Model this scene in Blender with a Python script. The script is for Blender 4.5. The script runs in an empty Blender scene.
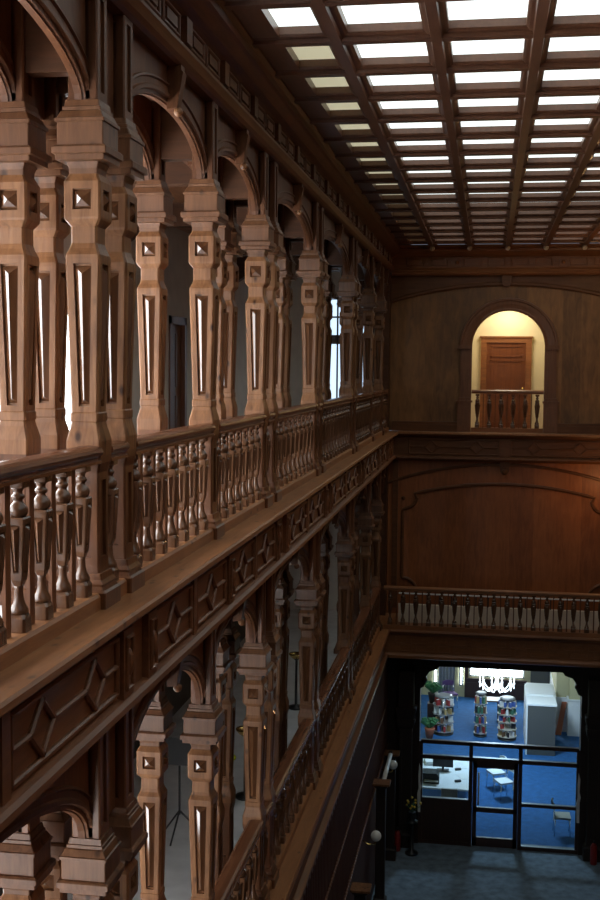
import bpy, math, random
from mathutils import Matrix, Vector
random.seed(7)
D = bpy.data; SC = bpy.context.scene; COL = SC.collection
PI = math.pi

# ------------------------------------------------------------------ materials
def nt(name):
    m = D.materials.new(name); m.use_nodes = True
    t = m.node_tree; b = t.nodes['Principled BSDF']
    return m, t, b
def L(t, a, ao, b, bi): t.links.new(a.outputs[ao], b.inputs[bi])

def wood(name, dark, light, axis='Z', rough=0.38, knots=0.0, grain=9.0, plank=None, bump=0.12, spec=0.5):
    m, t, b = nt(name)
    tc = t.nodes.new('ShaderNodeTexCoord'); oi = t.nodes.new('ShaderNodeObjectInfo')
    add = t.nodes.new('ShaderNodeVectorMath'); add.operation = 'ADD'
    mul = t.nodes.new('ShaderNodeVectorMath'); mul.operation = 'SCALE'; mul.inputs[0].default_value = (13, 7, 5)
    L(t, oi, 'Random', mul, 'Scale'); L(t, tc, 'Object', add, 0); L(t, mul, 0, add, 1)
    mp = t.nodes.new('ShaderNodeMapping')
    mp.inputs['Scale'].default_value = {'Z': (grain, grain, 0.9), 'Y': (grain, 0.9, grain), 'X': (0.9, grain, grain)}[axis]
    L(t, add, 0, mp, 'Vector')
    n1 = t.nodes.new('ShaderNodeTexNoise'); n1.inputs['Scale'].default_value = 2.2; n1.inputs['Detail'].default_value = 7
    n1.inputs['Roughness'].default_value = 0.62; n1.inputs['Distortion'].default_value = 0.7
    L(t, mp, 0, n1, 'Vector')
    n2 = t.nodes.new('ShaderNodeTexNoise'); n2.inputs['Scale'].default_value = 1.7; n2.inputs['Detail'].default_value = 3
    L(t, add, 0, n2, 'Vector')
    mx = t.nodes.new('ShaderNodeMath'); mx.operation = 'MULTIPLY_ADD'; mx.inputs[1].default_value = 0.65
    hf = t.nodes.new('ShaderNodeMath'); hf.operation = 'MULTIPLY'; hf.inputs[1].default_value = 0.35
    L(t, n2, 0, hf, 0); L(t, n1, 0, mx, 0); L(t, hf, 0, mx, 2)
    val = mx
    if plank:
        sx = t.nodes.new('ShaderNodeSeparateXYZ'); L(t, tc, 'Object', sx, 0)
        dv = t.nodes.new('ShaderNodeMath'); dv.operation = 'DIVIDE'; dv.inputs[1].default_value = plank[1]
        L(t, sx, plank[0], dv, 0)
        fl = t.nodes.new('ShaderNodeMath'); fl.operation = 'FLOOR'; L(t, dv, 0, fl, 0)
        wn = t.nodes.new('ShaderNodeTexWhiteNoise'); wn.noise_dimensions = '1D'; L(t, fl, 0, wn, 'W')
        pm = t.nodes.new('ShaderNodeMath'); pm.operation = 'MULTIPLY_ADD'; pm.inputs[1].default_value = 0.18; pm.inputs[2].default_value = -0.09
        L(t, wn, 'Value', pm, 0)
        pa = t.nodes.new('ShaderNodeMath'); pa.operation = 'ADD'; L(t, mx, 0, pa, 0); L(t, pm, 0, pa, 1); val = pa
    cr = t.nodes.new('ShaderNodeValToRGB')
    cr.color_ramp.elements[0].position = 0.33; cr.color_ramp.elements[0].color = (*dark, 1)
    cr.color_ramp.elements[1].position = 0.66; cr.color_ramp.elements[1].color = (*light, 1)
    L(t, val, 0, cr, 0)
    out = cr
    if knots:
        mk = t.nodes.new('ShaderNodeMapping')
        mk.inputs['Scale'].default_value = {'Z': (1, 1, .55), 'Y': (1, .55, 1), 'X': (.55, 1, 1)}[axis]
        L(t, add, 0, mk, 'Vector')
        vo = t.nodes.new('ShaderNodeTexVoronoi'); vo.inputs['Scale'].default_value = 7.0; L(t, mk, 0, vo, 'Vector')
        kr = t.nodes.new('ShaderNodeValToRGB')
        kr.color_ramp.elements[0].position = 0.07; kr.color_ramp.elements[0].color = (1, 1, 1, 1)
        kr.color_ramp.elements[1].position = 0.19; kr.color_ramp.elements[1].color = (0, 0, 0, 1)
        L(t, vo, 'Distance', kr, 0)
        km = t.nodes.new('ShaderNodeMath'); km.operation = 'MULTIPLY'; km.inputs[1].default_value = knots; L(t, kr, 0, km, 0)
        mc = t.nodes.new('ShaderNodeMix'); mc.data_type = 'RGBA'
        L(t, km, 0, mc, 0); t.links.new(cr.outputs[0], mc.inputs[6]); mc.inputs[7].default_value = (dark[0]*.28, dark[1]*.22, dark[2]*.2, 1)
        t.links.new(mc.outputs[2], b.inputs['Base Color'])
    else:
        L(t, cr, 0, b, 'Base Color')
    b.inputs['Roughness'].default_value = rough
    b.inputs['Specular IOR Level'].default_value = spec
    bp = t.nodes.new('ShaderNodeBump'); bp.inputs['Strength'].default_value = bump; bp.inputs['Distance'].default_value = 0.01
    L(t, n1, 0, bp, 'Height'); L(t, bp, 0, b, 'Normal')
    return m

def plain(name, c, rough=0.6, metal=0.0, noise=0.0, nscale=20.0, spec=0.5):
    m, t, b = nt(name)
    b.inputs['Roughness'].default_value = rough; b.inputs['Metallic'].default_value = metal
    b.inputs['Specular IOR Level'].default_value = spec
    if noise:
        tc = t.nodes.new('ShaderNodeTexCoord'); n = t.nodes.new('ShaderNodeTexNoise'); n.inputs['Scale'].default_value = nscale
        n.inputs['Detail'].default_value = 5; L(t, tc, 'Object', n, 'Vector')
        cr = t.nodes.new('ShaderNodeValToRGB')
        cr.color_ramp.elements[0].position = 0.3; cr.color_ramp.elements[1].position = 0.7
        cr.color_ramp.elements[0].color = (*[x*(1-noise) for x in c], 1); cr.color_ramp.elements[1].color = (*[min(1, x*(1+noise)) for x in c], 1)
        L(t, n, 0, cr, 0); L(t, cr, 0, b, 'Base Color')
    else:
        b.inputs['Base Color'].default_value = (*c, 1)
    return m
def emit(name, c, s, rough=0.2):
    m, t, b = nt(name)
    b.inputs['Base Color'].default_value = (*c, 1); b.inputs['Roughness'].default_value = rough
    b.inputs['Emission Color'].default_value = (*c, 1); b.inputs['Emission Strength'].default_value = s
    return m
def glass(name):
    m, t, b = nt(name); t.nodes.remove(b)
    o = t.nodes['Material Output']
    tr = t.nodes.new('ShaderNodeBsdfTransparent'); tr.inputs[0].default_value = (.86, .92, .94, 1)
    gl = t.nodes.new('ShaderNodeBsdfGlossy'); gl.inputs['Roughness'].default_value = 0.03
    mx = t.nodes.new('ShaderNodeMixShader'); mx.inputs[0].default_value = 0.05
    L(t, tr, 0, mx, 1); L(t, gl, 0, mx, 2); L(t, mx, 0, o, 'Surface')
    return m

M = {}
M['pine'] = wood('pine_upright', (.095, .035, .013), (.290, .136, .060), 'Z', .36, .95, spec=.3, bump=.2)
M['post'] = wood('shaded_post', (.062, .022, .009), (.165, .064, .026), 'Z', .33, .6, spec=.4)  # darker, redder pine: shadow on posts and plinths below the rail put into the colour
M['cap'] = wood('shaded_capital', (.075, .029, .012), (.205, .092, .043), 'Z', .36, .8, spec=.4)  # darker copy of the pine, shade around the capital mouldings painted in
M['pine_y'] = wood('pine_along', (.19, .074, .027), (.36, .155, .060), 'Y', .42, .8, spec=.4)
M['stud'] = wood('pine_stud', (.075, .030, .013), (.150, .064, .028), 'Z', .13, 0, spec=1.0, bump=.02)
M['bal'] = wood('baluster_wood', (.070, .029, .013), (.160, .074, .036), 'Z', .25, 0, spec=.7, bump=.05)
M['rail'] = wood('handrail_wood', (.105, .036, .016), (.20, .075, .033), 'Y', .27, 0)
M['railx'] = wood('handrail_wood_across', (.16, .056, .020), (.28, .105, .036), 'X', .33, 0)
M['dark'] = wood('dark_oak', (.075, .028, .012), (.150, .058, .024), 'Z', .42, 0, spec=.28)
M['dark_y'] = wood('dark_oak_along', (.080, .030, .013), (.165, .062, .026), 'Y', .40, 0, spec=.35)
M['dark_x'] = wood('dark_oak_across', (.082, .032, .013), (.165, .066, .027), 'X', .42, 0, spec=.3)
M['red_y'] = wood('red_brown_along', (.12, .046, .018), (.22, .085, .034), 'Y', .4, 0)
M['red'] = wood('red_brown_upright', (.11, .042, .017), (.21, .08, .032), 'Z', .4, 0)
M['balc_x'] = wood('balcony_wood', (.17, .062, .022), (.31, .118, .040), 'X', .4, 0)
M['ceil'] = wood('ceiling_wood', (.075, .029, .014), (.145, .058, .028), 'Y', .36, 0)
M['plank_up'] = wood('plank_wall_upper', (.115, .048, .014), (.29, .130, .040), 'Z', .5, 0, 4, ('X', .42))
M['plank_mid'] = wood('plank_wall_middle', (.20, .060, .016), (.37, .120, .034), 'Z', .48, 0, 6, ('X', .55))
M['reed'] = wood('reeded_wall', (.060, .024, .016), (.115, .046, .032), 'Z', .6, 0, spec=.15)
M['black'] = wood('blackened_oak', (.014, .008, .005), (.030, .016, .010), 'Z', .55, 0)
M['cross'] = wood('crosswise_board', (.050, .019, .008), (.105, .042, .018), 'X', .5, 0, spec=.2)
M['door'] = wood('door_wood', (.12, .036, .011), (.20, .062, .019), 'Z', .35, 0)
M['frame'] = wood('partition_frame', (.035, .016, .011), (.07, .033, .022), 'Z', .4, 0)
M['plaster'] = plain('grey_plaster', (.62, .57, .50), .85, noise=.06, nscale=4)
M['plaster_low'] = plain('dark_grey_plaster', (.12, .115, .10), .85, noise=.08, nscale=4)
M['cream'] = plain('cream_plaster', (.74, .65, .44), .8, noise=.03, nscale=3)
M['libcream'] = plain('library_cream', (.52, .47, .28), .8, noise=.04, nscale=3)
M['white'] = plain('white_paint', (.78, .79, .78), .5)
M['pale'] = plain('pale_grey_paint', (.78, .68, .54), .6, noise=.06, nscale=6)
M['greypanel'] = plain('grey_panel', (.075, .075, .070), .75, noise=.08, nscale=60)
M['carpet'] = plain('slate_blue_carpet', (.17, .22, .27), .95, noise=.28, nscale=5)
M['bluecarpet'] = plain('royal_blue_carpet', (.016, .098, .27), .95, noise=.18, nscale=6)
M['galfloor'] = plain('gallery_floor', (.66, .67, .68), .7, noise=.12, nscale=3)
M['brass'] = plain('brass', (.75, .52, .18), .2, 1)
M['chrome'] = plain('chrome', (.8, .82, .85), .15, 1)
M['blackm'] = plain('black_metal', (.015, .015, .016), .45)
M['globe'] = plain('opal_globe', (.80, .79, .74), .25)
M['tube'] = plain('white_tube', (.80, .80, .76), .35)
M['leaf'] = plain('leaf', (.05, .16, .06), .5, noise=.4, nscale=12)
M['terra'] = plain('terracotta', (.33, .10, .045), .7)
M['gold'] = plain('gold_petals', (.80, .52, .05), .35, .3)
M['yellow'] = plain('yellow_petals', (.55, .60, .03), .5)
M['redpaint'] = plain('red_paint', (.30, .02, .015), .4)
M['purple'] = plain('purple_cloth', (.10, .05, .16), .8)
M['greycloth'] = plain('grey_cloth', (.22, .23, .26), .9)
M['paper'] = plain('paper', (.82, .84, .85), .7)
M['beige'] = plain('beige_plastic', (.40, .37, .30), .55)
M['crystal'] = emit('lit_crystal', (.85, .94, 1), 2.2)
M['glass'] = glass('partition_glass')
BOOKC = {'red': (.30, .03, .03), 'tan': (.42, .30, .13), 'green': (.05, .16, .10), 'blue': (.05, .10, .30), 'white': (.7, .7, .68), 'black': (.02, .02, .025), 'brown': (.16, .08, .04)}
for k, c in BOOKC.items(): M['book_'+k] = plain('book_cover_'+k, c, .5)

SKY = 1.5
M['sky'] = emit('skylight_glass', (.90, 1.0, .98), SKY)
M['sky_cream'] = emit('skylight_glass_yellowed', (.80, .76, .52), SKY*.36)
M['win'] = emit('bright_window_glass', (.95, .98, 1.0), 2.2)
M['win2'] = emit('side_window_glass', (.95, .98, 1.0), 11.5)
M['win5'] = emit('lower_window_glass', (.95, .98, 1.0), 9.0)
M['win6'] = emit('gallery_window_glass', (.95, .98, 1.0), 7.0)
M['strip'] = plain('dull_metal', (.22, .23, .24), .4, .3)
M['win3'] = emit('far_window_glass', (.62, .80, 1.0), 1.3)
M['win4'] = emit('library_window_glass', (.80, .93, 1.0), 9.0)

# ------------------------------------------------------------------ mesh builder
class MB:
    def __init__(s): s.v = []; s.f = []; s.sm = []
    def add(s, vs, fs, smooth=False):
        o = len(s.v); s.v += [tuple(p) for p in vs]
        for f in fs: s.f.append(tuple(i+o for i in f)); s.sm.append(smooth)
        return s
    def box(s, x0, x1, y0, y1, z0, z1):
        return s.add([(x0,y0,z0),(x1,y0,z0),(x1,y1,z0),(x0,y1,z0),(x0,y0,z1),(x1,y0,z1),(x1,y1,z1),(x0,y1,z1)],
                     [(3,2,1,0),(4,5,6,7),(0,1,5,4),(1,2,6,5),(2,3,7,6),(3,0,4,7)])
    def rings(s, R, smooth=False, caps=True, closed=True):
        n = len(R[0]); vs = [p for r in R for p in r]; fs = []
        for i in range(len(R)-1):
            for j in range(n if closed else n-1):
                k = (j+1) % n
                fs.append((i*n+j, i*n+k, (i+1)*n+k, (i+1)*n+j))
        s.add(vs, fs, smooth)
        if caps:
            s.add(R[0], [tuple(range(n))[::-1]]); s.add(R[-1], [tuple(range(n))])
        return s
    def lathe(s, prof, n=14, cx=0, cy=0, smooth=True):
        R = [[(cx+r*math.cos(2*PI*j/n), cy+r*math.sin(2*PI*j/n), z) for j in range(n)] for z, r in prof]
        return s.rings(R, smooth)
    def oct(s, levels, ch=.012, cx=0, cy=0, recess=None, caps=True):
        """stack of chamfered square sections (z, half width); recess = {segment: (side, bottom, top, depth)}"""
        def ring(z, h):
            c = min(ch, h*.45)
            return [(cx+x, cy+y, z) for x, y in ((h,-h+c),(h,h-c),(h-c,h),(-h+c,h),(-h,h-c),(-h,-h+c),(-h+c,-h),(h-c,-h))]
        R = [ring(z, h) for z, h in levels]
        recess = recess or {}
        for i in range(len(R)-1):
            for j in range(8):
                k = (j+1) % 8; q = [R[i][j], R[i][k], R[i+1][k], R[i+1][j]]
                if i in recess and j % 2 == 0: s.recess(q, *recess[i])
                else: s.add(q, [(0,1,2,3)])
        if caps:
            s.add(R[0], [tuple(range(8))[::-1]]); s.add(R[-1], [tuple(range(8))])
        return s
    def recess(s, q, side, bot, top, depth):
        a, b, c, d = [Vector(p) for p in q]
        up = ((d-a)+(c-b)).normalized(); ub = (b-a).normalized(); n = ub.cross(up).normalized()
        h = (d-a).dot(up)
        def at(t, e):   # point at height fraction t, e=0 left inset, 1 right inset
            l = a.lerp(d, t); r = b.lerp(c, t); w = (r-l).length; dr = (r-l)/w
            sd = min(side, w*.42)
            return l+dr*sd if e == 0 else r-dr*sd
        t0, t1 = bot/h, 1-top/h
        i = [at(t0,0), at(t0,1), at(t1,1), at(t1,0)]; o = [a,b,c,d]; r = [p-n*depth for p in i]
        vs = o+i+r; fs = []
        for k in range(4):
            l = (k+1) % 4
            fs += [(k,l,4+l,4+k), (4+k,4+l,8+l,8+k)]
        fs.append((8,9,10,11)); s.add(vs, fs); return s
    def prism(s, pts, axis, a0, a1, smooth=False):
        """closed 2D outline extruded along an axis; pts are (x,z) for axis Y, (y,z) for X, (x,y) for Z"""
        def P(p, a): return {'Y': (p[0],a,p[1]), 'X': (a,p[0],p[1]), 'Z': (p[0],p[1],a)}[axis]
        return s.rings([[P(p,a0) for p in pts], [P(p,a1) for p in pts]], smooth)
    def tube(s, path, r, n=8, smooth=True):
        P = [Vector(p) for p in path]; R = []
        for i, p in enumerate(P):
            d = (P[min(i+1,len(P)-1)]-P[max(i-1,0)]).normalized()
            u = d.cross(Vector((0,0,1)));  u = d.cross(Vector((1,0,0))) if u.length < .05 else u
            u.normalize(); w = d.cross(u); rr = r[i] if isinstance(r, (list,tuple)) else r
            R.append([tuple(p+rr*(math.cos(2*PI*j/n)*u+math.sin(2*PI*j/n)*w)) for j in range(n)])
        return s.rings(R, smooth)
    def bar(s, fmap, a, b, w, h):
        """raised moulding bar on a wall face; fmap(s, z, out) -> xyz"""
        a = Vector(a); b = Vector(b); d = (b-a).normalized(); n = Vector((-d.y, d.x))
        def Q(p, k, o): t = p+n*k; return fmap(t.x, t.y, o)
        R = [[Q(p,-w/2,0), Q(p,-w/2,h*.55), Q(p,-w*.22,h), Q(p,w*.22,h), Q(p,w/2,h*.55), Q(p,w/2,0)] for p in (a-d*w*.3, b+d*w*.3)]
        return s.rings(R)
    def ball(s, c, r, n=12, m=8, sz=1):
        R = [[(c[0]+r*math.sin(PI*i/m)*math.cos(2*PI*j/n), c[1]+r*math.sin(PI*i/m)*math.sin(2*PI*j/n), c[2]-sz*r*math.cos(PI*i/m)) for j in range(n)] for i in range(m+1)]
        R[0] = [(p[0]*.999+c[0]*.001, p[1], p[2]) for p in R[0]]
        return s.rings(R, True, caps=False)
    def build(s, name, mat, parent=None, loc=None, rz=0):
        me = D.meshes.new(name); me.from_pydata(s.v, [], s.f); me.materials.append(M[mat] if isinstance(mat, str) else mat)
        me.polygons.foreach_set('use_smooth', s.sm)
        import bmesh
        bm = bmesh.new(); bm.from_mesh(me); bmesh.ops.remove_doubles(bm, verts=bm.verts, dist=1e-5)
        bmesh.ops.recalc_face_normals(bm, faces=bm.faces); bm.to_mesh(me); bm.free()
        return inst(name, me, parent, loc, rz)
def inst(name, me, parent=None, loc=None, rz=0):
    o = D.objects.new(name, me); COL.objects.link(o)
    if parent: o.parent = parent
    if loc: o.location = loc
    o.rotation_euler = (0, 0, rz)
    return o
def tag(o, label, cat, group=None, kind=None):
    o['label'] = label; o['category'] = cat
    if group: o['group'] = group
    if kind: o['kind'] = kind
    return o
def thing(name, label, cat, loc=(0,0,0), group=None, rz=0):
    o = D.objects.new(name, None); COL.objects.link(o); o.location = loc; o.rotation_euler = (0,0,rz)
    o.empty_display_size = .1
    return tag(o, label, cat, group)
def struct(name, mb, mat, label=None):
    o = mb.build(name, mat); o['kind'] = 'structure'
    if label: o['label'] = label; o['category'] = name.split('_')[0]
    return o
def copy_tree(o, parent=None):
    c = o.copy(); COL.objects.link(c); c.parent = parent
    for ch in list(o.children): copy_tree(ch, c)
    return c

# ------------------------------------------------------------------ key dimensions (metres; upper ledge top is z = 0)
XF, XB = -2.46, -2.93          # axes of the front and back rows of columns
XW = -5.2                      # outer wall of the galleries
XC = 0.36                      # centre of the hall
XR = 3.01                      # right wall
YN, YFAR = -2.0, 27.8
DROP = -4.44                   # lower gallery below upper
GZ = -10.0                     # ground floor
CEIL = 4.38
PIERS = [('4', [3.25]), ('n', [6.95, 7.48]), ('s', [9.93]), ('p', [12.27, 12.84]), ('q', [16.0, 16.5]), ('r', [20.28, 20.82]), ('t', [23.82]), ('u', [26.1])]
YS = [y for _, p in PIERS for y in p]
PDESC = {6.95: 'nearer column of the nearest pair', 7.48: 'farther column of the nearest pair', 9.93: 'single column after the nearest pair',
         12.27: 'nearer column of the second pair', 12.84: 'farther column of the second pair', 16.0: 'nearer column of the third pair', 16.5: 'farther column of the third pair',
         20.28: 'nearer column of the fourth pair', 20.82: 'farther column of the fourth pair', 23.82: 'last column but one', 26.1: 'last column before the end wall'}

# ------------------------------------------------------------------ columns
TOPZ = 3.765
def make_column(k, dark):
    zz = lambda z: z if z <= .945 else .945+(z-.945)*k
    def Q(l): return [(zz(z), h) for z, h in l]
    cap_top = zz(3.10)
    root = thing('arcade_column', 'x', 'column')
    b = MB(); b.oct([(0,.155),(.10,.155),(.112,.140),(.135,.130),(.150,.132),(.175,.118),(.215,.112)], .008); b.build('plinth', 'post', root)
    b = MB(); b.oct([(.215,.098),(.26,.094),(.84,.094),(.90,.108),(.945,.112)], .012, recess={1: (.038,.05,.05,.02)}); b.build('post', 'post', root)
    b = MB(); b.oct(Q([(.945,.112),(1.035,.113),(1.08,.103),(1.12,.092),(1.15,.087),(1.158,.092),(1.205,.092),(1.213,.086),
                     (2.15,.111),(2.175,.110),(2.215,.092),(2.245,.084),(2.345,.084),(2.352,.090),(2.385,.114),(2.40,.117),(2.615,.117),(2.65,.098),(2.662,.093)]),
                    .013, recess={7: (.040,.035,.03,.022), 15: (.046,.045,.045,.022)}); b.build('shaft', 'pine', root)
    b = MB(); b.oct(Q([(2.662,.090),(2.695,.091),(2.715,.098),(2.734,.103),(2.737,.154),(2.770,.154),(2.776,.172),(2.812,.172),(2.825,.160),(2.828,.146),(2.962,.146),(2.966,.156),(2.985,.156),
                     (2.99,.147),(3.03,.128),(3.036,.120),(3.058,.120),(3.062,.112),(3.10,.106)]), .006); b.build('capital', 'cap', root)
    b = MB(); b.oct([(cap_top,.094),(TOPZ,.094)], .01, recess={0: (.045,.06,.05,.02)}); b.build('pilaster', dark, root)
    # pyramid stud and tapered stud set in the recesses of the near and the right face
    w = .062; dm = MB(); y0 = -(.117-.022); zc = zz(2.5075); hz = .058
    dm.add([(-w,y0,zc-hz),(w,y0,zc-hz),(w,y0,zc+hz),(-w,y0,zc+hz),(0,y0-.040,zc)], [(0,1,4),(1,2,4),(2,3,4),(3,0,4),(3,2,1,0)])
    ts = MB(); yb = -(.0875-.022); yt = -(.110-.022); zb, zt = zz(1.262), zz(2.108)
    wb, wt = .036, .060
    ts.add([(-wb,yb,zb),(wb,yb,zb),(wt,yt,zt),(-wt,yt,zt),(0,yb-.024,zb+.03),(0,yt-.037,zt-.05)], [(0,1,4),(1,2,5,4),(2,3,5),(3,0,4,5),(3,2,1,0)])
    a = dm.build('diamond_stud', 'stud', root); inst('diamond_stud', a.data, root, None, PI/2)
    a = ts.build('tapered_stud', 'stud', root); inst('tapered_stud', a.data, root, None, PI/2)
    return root
for lev, dz in (('upper', 0), ('lower', DROP)):
    proto = make_column(1.0 if dz == 0 else .935, 'dark' if dz == 0 else 'red'); used = False
    for row, x in (('front', XF), ('back', XB)):
        for y in YS:
            if y < 5: continue
            c = copy_tree(proto) if used else proto; used = True
            c.location = (x, y, dz)
            tone = {'upper': 'tall carved pine column in the upper gallery, ', 'lower': 'carved pine column in the lower gallery, '}[lev]
            tag(c, tone + row + ' row, ' + PDESC[y], 'column', lev + ' gallery columns, ' + row + ' row')

# ------------------------------------------------------------------ arches between the columns
def arch_z(t, zs, rise): return zs + rise*(max(0, 1-abs(t)**2.15))**.52
def make_arch(y0, y1, x, dz, label, group):
    root = thing('arcade_arch', label, 'arch', (x, (y0+y1)/2, dz), group)
    hs = (y1-y0)/2 - .094; zs, rise = (3.10, .385) if dz == 0 else (2.96, .53); N = 28
    A = [(-hs+2*hs*i/N) for i in range(N+1)]
    A = [hs*math.sin(PI/2*(a/hs)) for a in A]
    Z = [arch_z(a/hs, zs, rise) for a in A]
    b = MB(); R = []
    for a, z in zip(A, Z): R.append([(.02,a,z),(.02,a,TOPZ),(-.05,a,TOPZ),(-.05,a,z)])
    b.rings(R); b.build('spandrel', 'dark' if dz == 0 else 'red', root)
    b = MB(); R = []
    for i, (a, z) in enumerate(zip(A, Z)):
        # outward normal of the curve
        j0, j1 = max(i-1,0), min(i+1,N); ty, tz = A[j1]-A[j0], Z[j1]-Z[j0]; l = math.hypot(ty,tz); ny, nz = -tz/l, ty/l
        def q(o, px): return (px, max(-hs, min(hs, a+ny*o)), min(z+nz*o, TOPZ-.01))
        R.append([q(-.010,-.045), q(-.010,.0), q(.02,.0), q(.035,.045), q(.06,.045), q(.07,.03), q(.11,.03), q(.12,.045), q(.135,.04), q(.14,.02), q(.02,-.045)])
    b.rings(R); b.build('archivolt', 'dark', root)
    k = MB(); zt = arch_z(0, zs, rise)
    k.prism([(.02,TOPZ-.005),(.13,TOPZ-.005),(.13,TOPZ-.04),(.145,TOPZ-.06),(.12,zt+.08),(.10,zt-.04),(.02,zt-.05)], 'Y', -.05, .05)
    kk = k.build('keystone', 'dark', root); MB().ball((.095,0,zt-.065), .036).build('pendant', 'pine', kk)
    return root
BAYS = [(YS[i], YS[i+1]) for i in range(len(YS)-1)] + [(26.1, 27.70)]
BD = {0: 'in the nearest bay at the frame edge', 2: 'from nearest pair to single column', 3: 'from single column to second pair', 5: 'from second to third pair',
      7: 'from third to fourth pair', 9: 'from fourth pair to last column but one', 10: 'between the last two columns', 11: 'from the last column to the end wall'}
fill = {(r, d): MB() for r in 'fb' for d in (0, DROP)}
for dz, lev in ((0, 'upper'), (DROP, 'lower')):
    for x, row, rk in ((XF, 'front', 'f'), (XB, 'back', 'b')):
        for i, (a, b_) in enumerate(BAYS):
            if i in BD: make_arch(a, b_, x, dz, 'carved arch, %s gallery %s row, %s' % (lev, row, BD[i]), lev + ' gallery arches, ' + row + ' row')
            else: fill[rk, dz].box(x-.05, x+.02, a+.094, b_-.094, dz+(3.10 if dz == 0 else 2.96), dz+TOPZ)
for k, (key, b) in enumerate(fill.items()): struct('trim_%d' % (k+1), b, 'dark' if key[1] == 0 else 'red')

# ------------------------------------------------------------------ balustrades
def baluster_mesh(name='baluster'):
    b = MB()
    b.oct([(.10,.052),(.175,.052),(.195,.040)], .012)
    b.lathe([(.195,.050),(.21,.052),(.225,.046),(.25,.033),(.285,.025),(.325,.022),(.345,.026)], 12)
    b.oct([(.345,.024),(.375,.034),(.40,.037),(.685,.052),(.70,.052),(.708,.046)], .006, recess={2: (.016,.012,.016,.012)})
    for r in range(4):
        ca, sa = math.cos(r*PI/2), math.sin(r*PI/2)
        pts = [(-.018,-.025,.415),(.018,-.025,.415),(.032,-.040,.665),(-.032,-.040,.665),(0,-.044,.43),(0,-.064,.64)]
        b.add([(x*ca-y*sa, x*sa+y*ca, z) for x,y,z in pts], [(0,1,4),(1,2,5,4),(2,3,5),(3,0,4,5)])
    b.lathe([(.708,.040),(.722,.050),(.74,.053),(.758,.048),(.775,.034),(.788,.024),(.797,.024),(.803,.033),(.813,.036),(.823,.032),(.830,.023),(.848,.026),(.862,.038)], 12)
    b.oct([(.862,.046),(.90,.046)], .005)
    return b
BME = None
SPM = None
def balustrade(y0, y1, dz, label, n, group):
    """one bay of railing along the gallery between two columns"""
    global BME, SPM
    root = thing('balustrade', label, 'balustrade', (XF+.04, (y0+y1)/2, dz), group)
    h = (y1-y0)/2 - .097
    P = [(-.075,.90),(.075,.90),(.075,.918),(.060,.928),(.070,.945),(.082,.955),(.088,.972),(.080,.992),(.055,1.005),(0,1.010),(-.055,1.005),(-.080,.992),(-.088,.972),(-.07,.945),(-.06,.925),(-.075,.915)]
    MB().prism(P, 'Y', -h, h).build('handrail', 'rail', root)
    MB().prism([(-.085,0),(.085,0),(.085,.082),(.07,.10),(-.07,.10),(-.085,.082)], 'Y', -h, h).build('bottom_rail', 'pine_y', root)
    if BME is None:
        o = baluster_mesh().build('baluster', 'bal', root); BME = o.data; D.objects.remove(o)
        o = MB().box(-.010,.010,-.034,.034,.10,.90).build('slat', 'red', root); SPM = o.data; D.objects.remove(o)
    st = 2*h/n
    for i in range(n):
        inst('baluster', BME, root, (0, -h+st*(i+.5), 0))
        if i < n-1: inst('slat', SPM, root, (0, -h+st*(i+1), 0))
    return root
BALD = {0: 'in the nearest bay at the frame edge', 1: 'sliver inside the nearest pair', 2: 'from the nearest pair to the single column', 3: 'from the single column to the second pair', 4: 'sliver inside the second pair',
        5: 'from the second to the third pair', 6: 'sliver inside the third pair', 7: 'from the third to the fourth pair', 8: 'sliver inside the fourth pair', 9: 'from fourth pair to last column but one', 10: 'between the last two columns', 11: 'from the last column to the end wall'}
for dz, lev in ((0, 'upper'), (DROP, 'lower')):
    for i, (a, b_) in enumerate(BAYS):
        if dz and i < 2: continue
        if dz and i == 11: b_ = 26.2+.14; 
        if b_ - a < .2: continue
        balustrade(a, b_, dz, 'turned wooden balustrade of the %s gallery, %s' % (lev, BALD[i]), max(1, round((b_-a-.2)/.325)), lev + ' gallery balustrades')

# ------------------------------------------------------------------ ledges, friezes and cornices along the left and right sides
def mapL(x): return lambda s, z, o: (x+o, s, z)
def mapR(x): return lambda s, z, o: (x-o, s, z)
def mapF(y): return lambda s, z, o: (s, y-o, z)
def hexfrieze(b, fm, s0, s1, z0, z1):
    """border, middle bar and two diamonds of raised moulding"""
    zm = (z0+z1)/2; w = .034; h = .028
    b.bar(fm, (s0,z0), (s1,z0), w, h); b.bar(fm, (s0,z1), (s1,z1), w, h); b.bar(fm, (s0,z0), (s0,z1), w, h); b.bar(fm, (s1,z0), (s1,z1), w, h)
    W = s1-s0; n = 2 if W > 1.2 else 1
    hh = (z1-z0)*.42; hw = min(.16, W*.2)
    cs = [s0+W*(i+.5)/n for i in range(n)]; cur = s0
    for c in cs:
        b.bar(fm, (cur,zm), (c-hw,zm), w, h)
        for p, q in (((c-hw,zm),(c,zm+hh)), ((c,zm+hh),(c+hw,zm)), ((c+hw,zm),(c,zm-hh)), ((c,zm-hh),(c-hw,zm))): b.bar(fm, p, q, w, h)
        cur = c+hw
    b.bar(fm, (cur,zm), (s1,zm), w, h)

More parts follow.
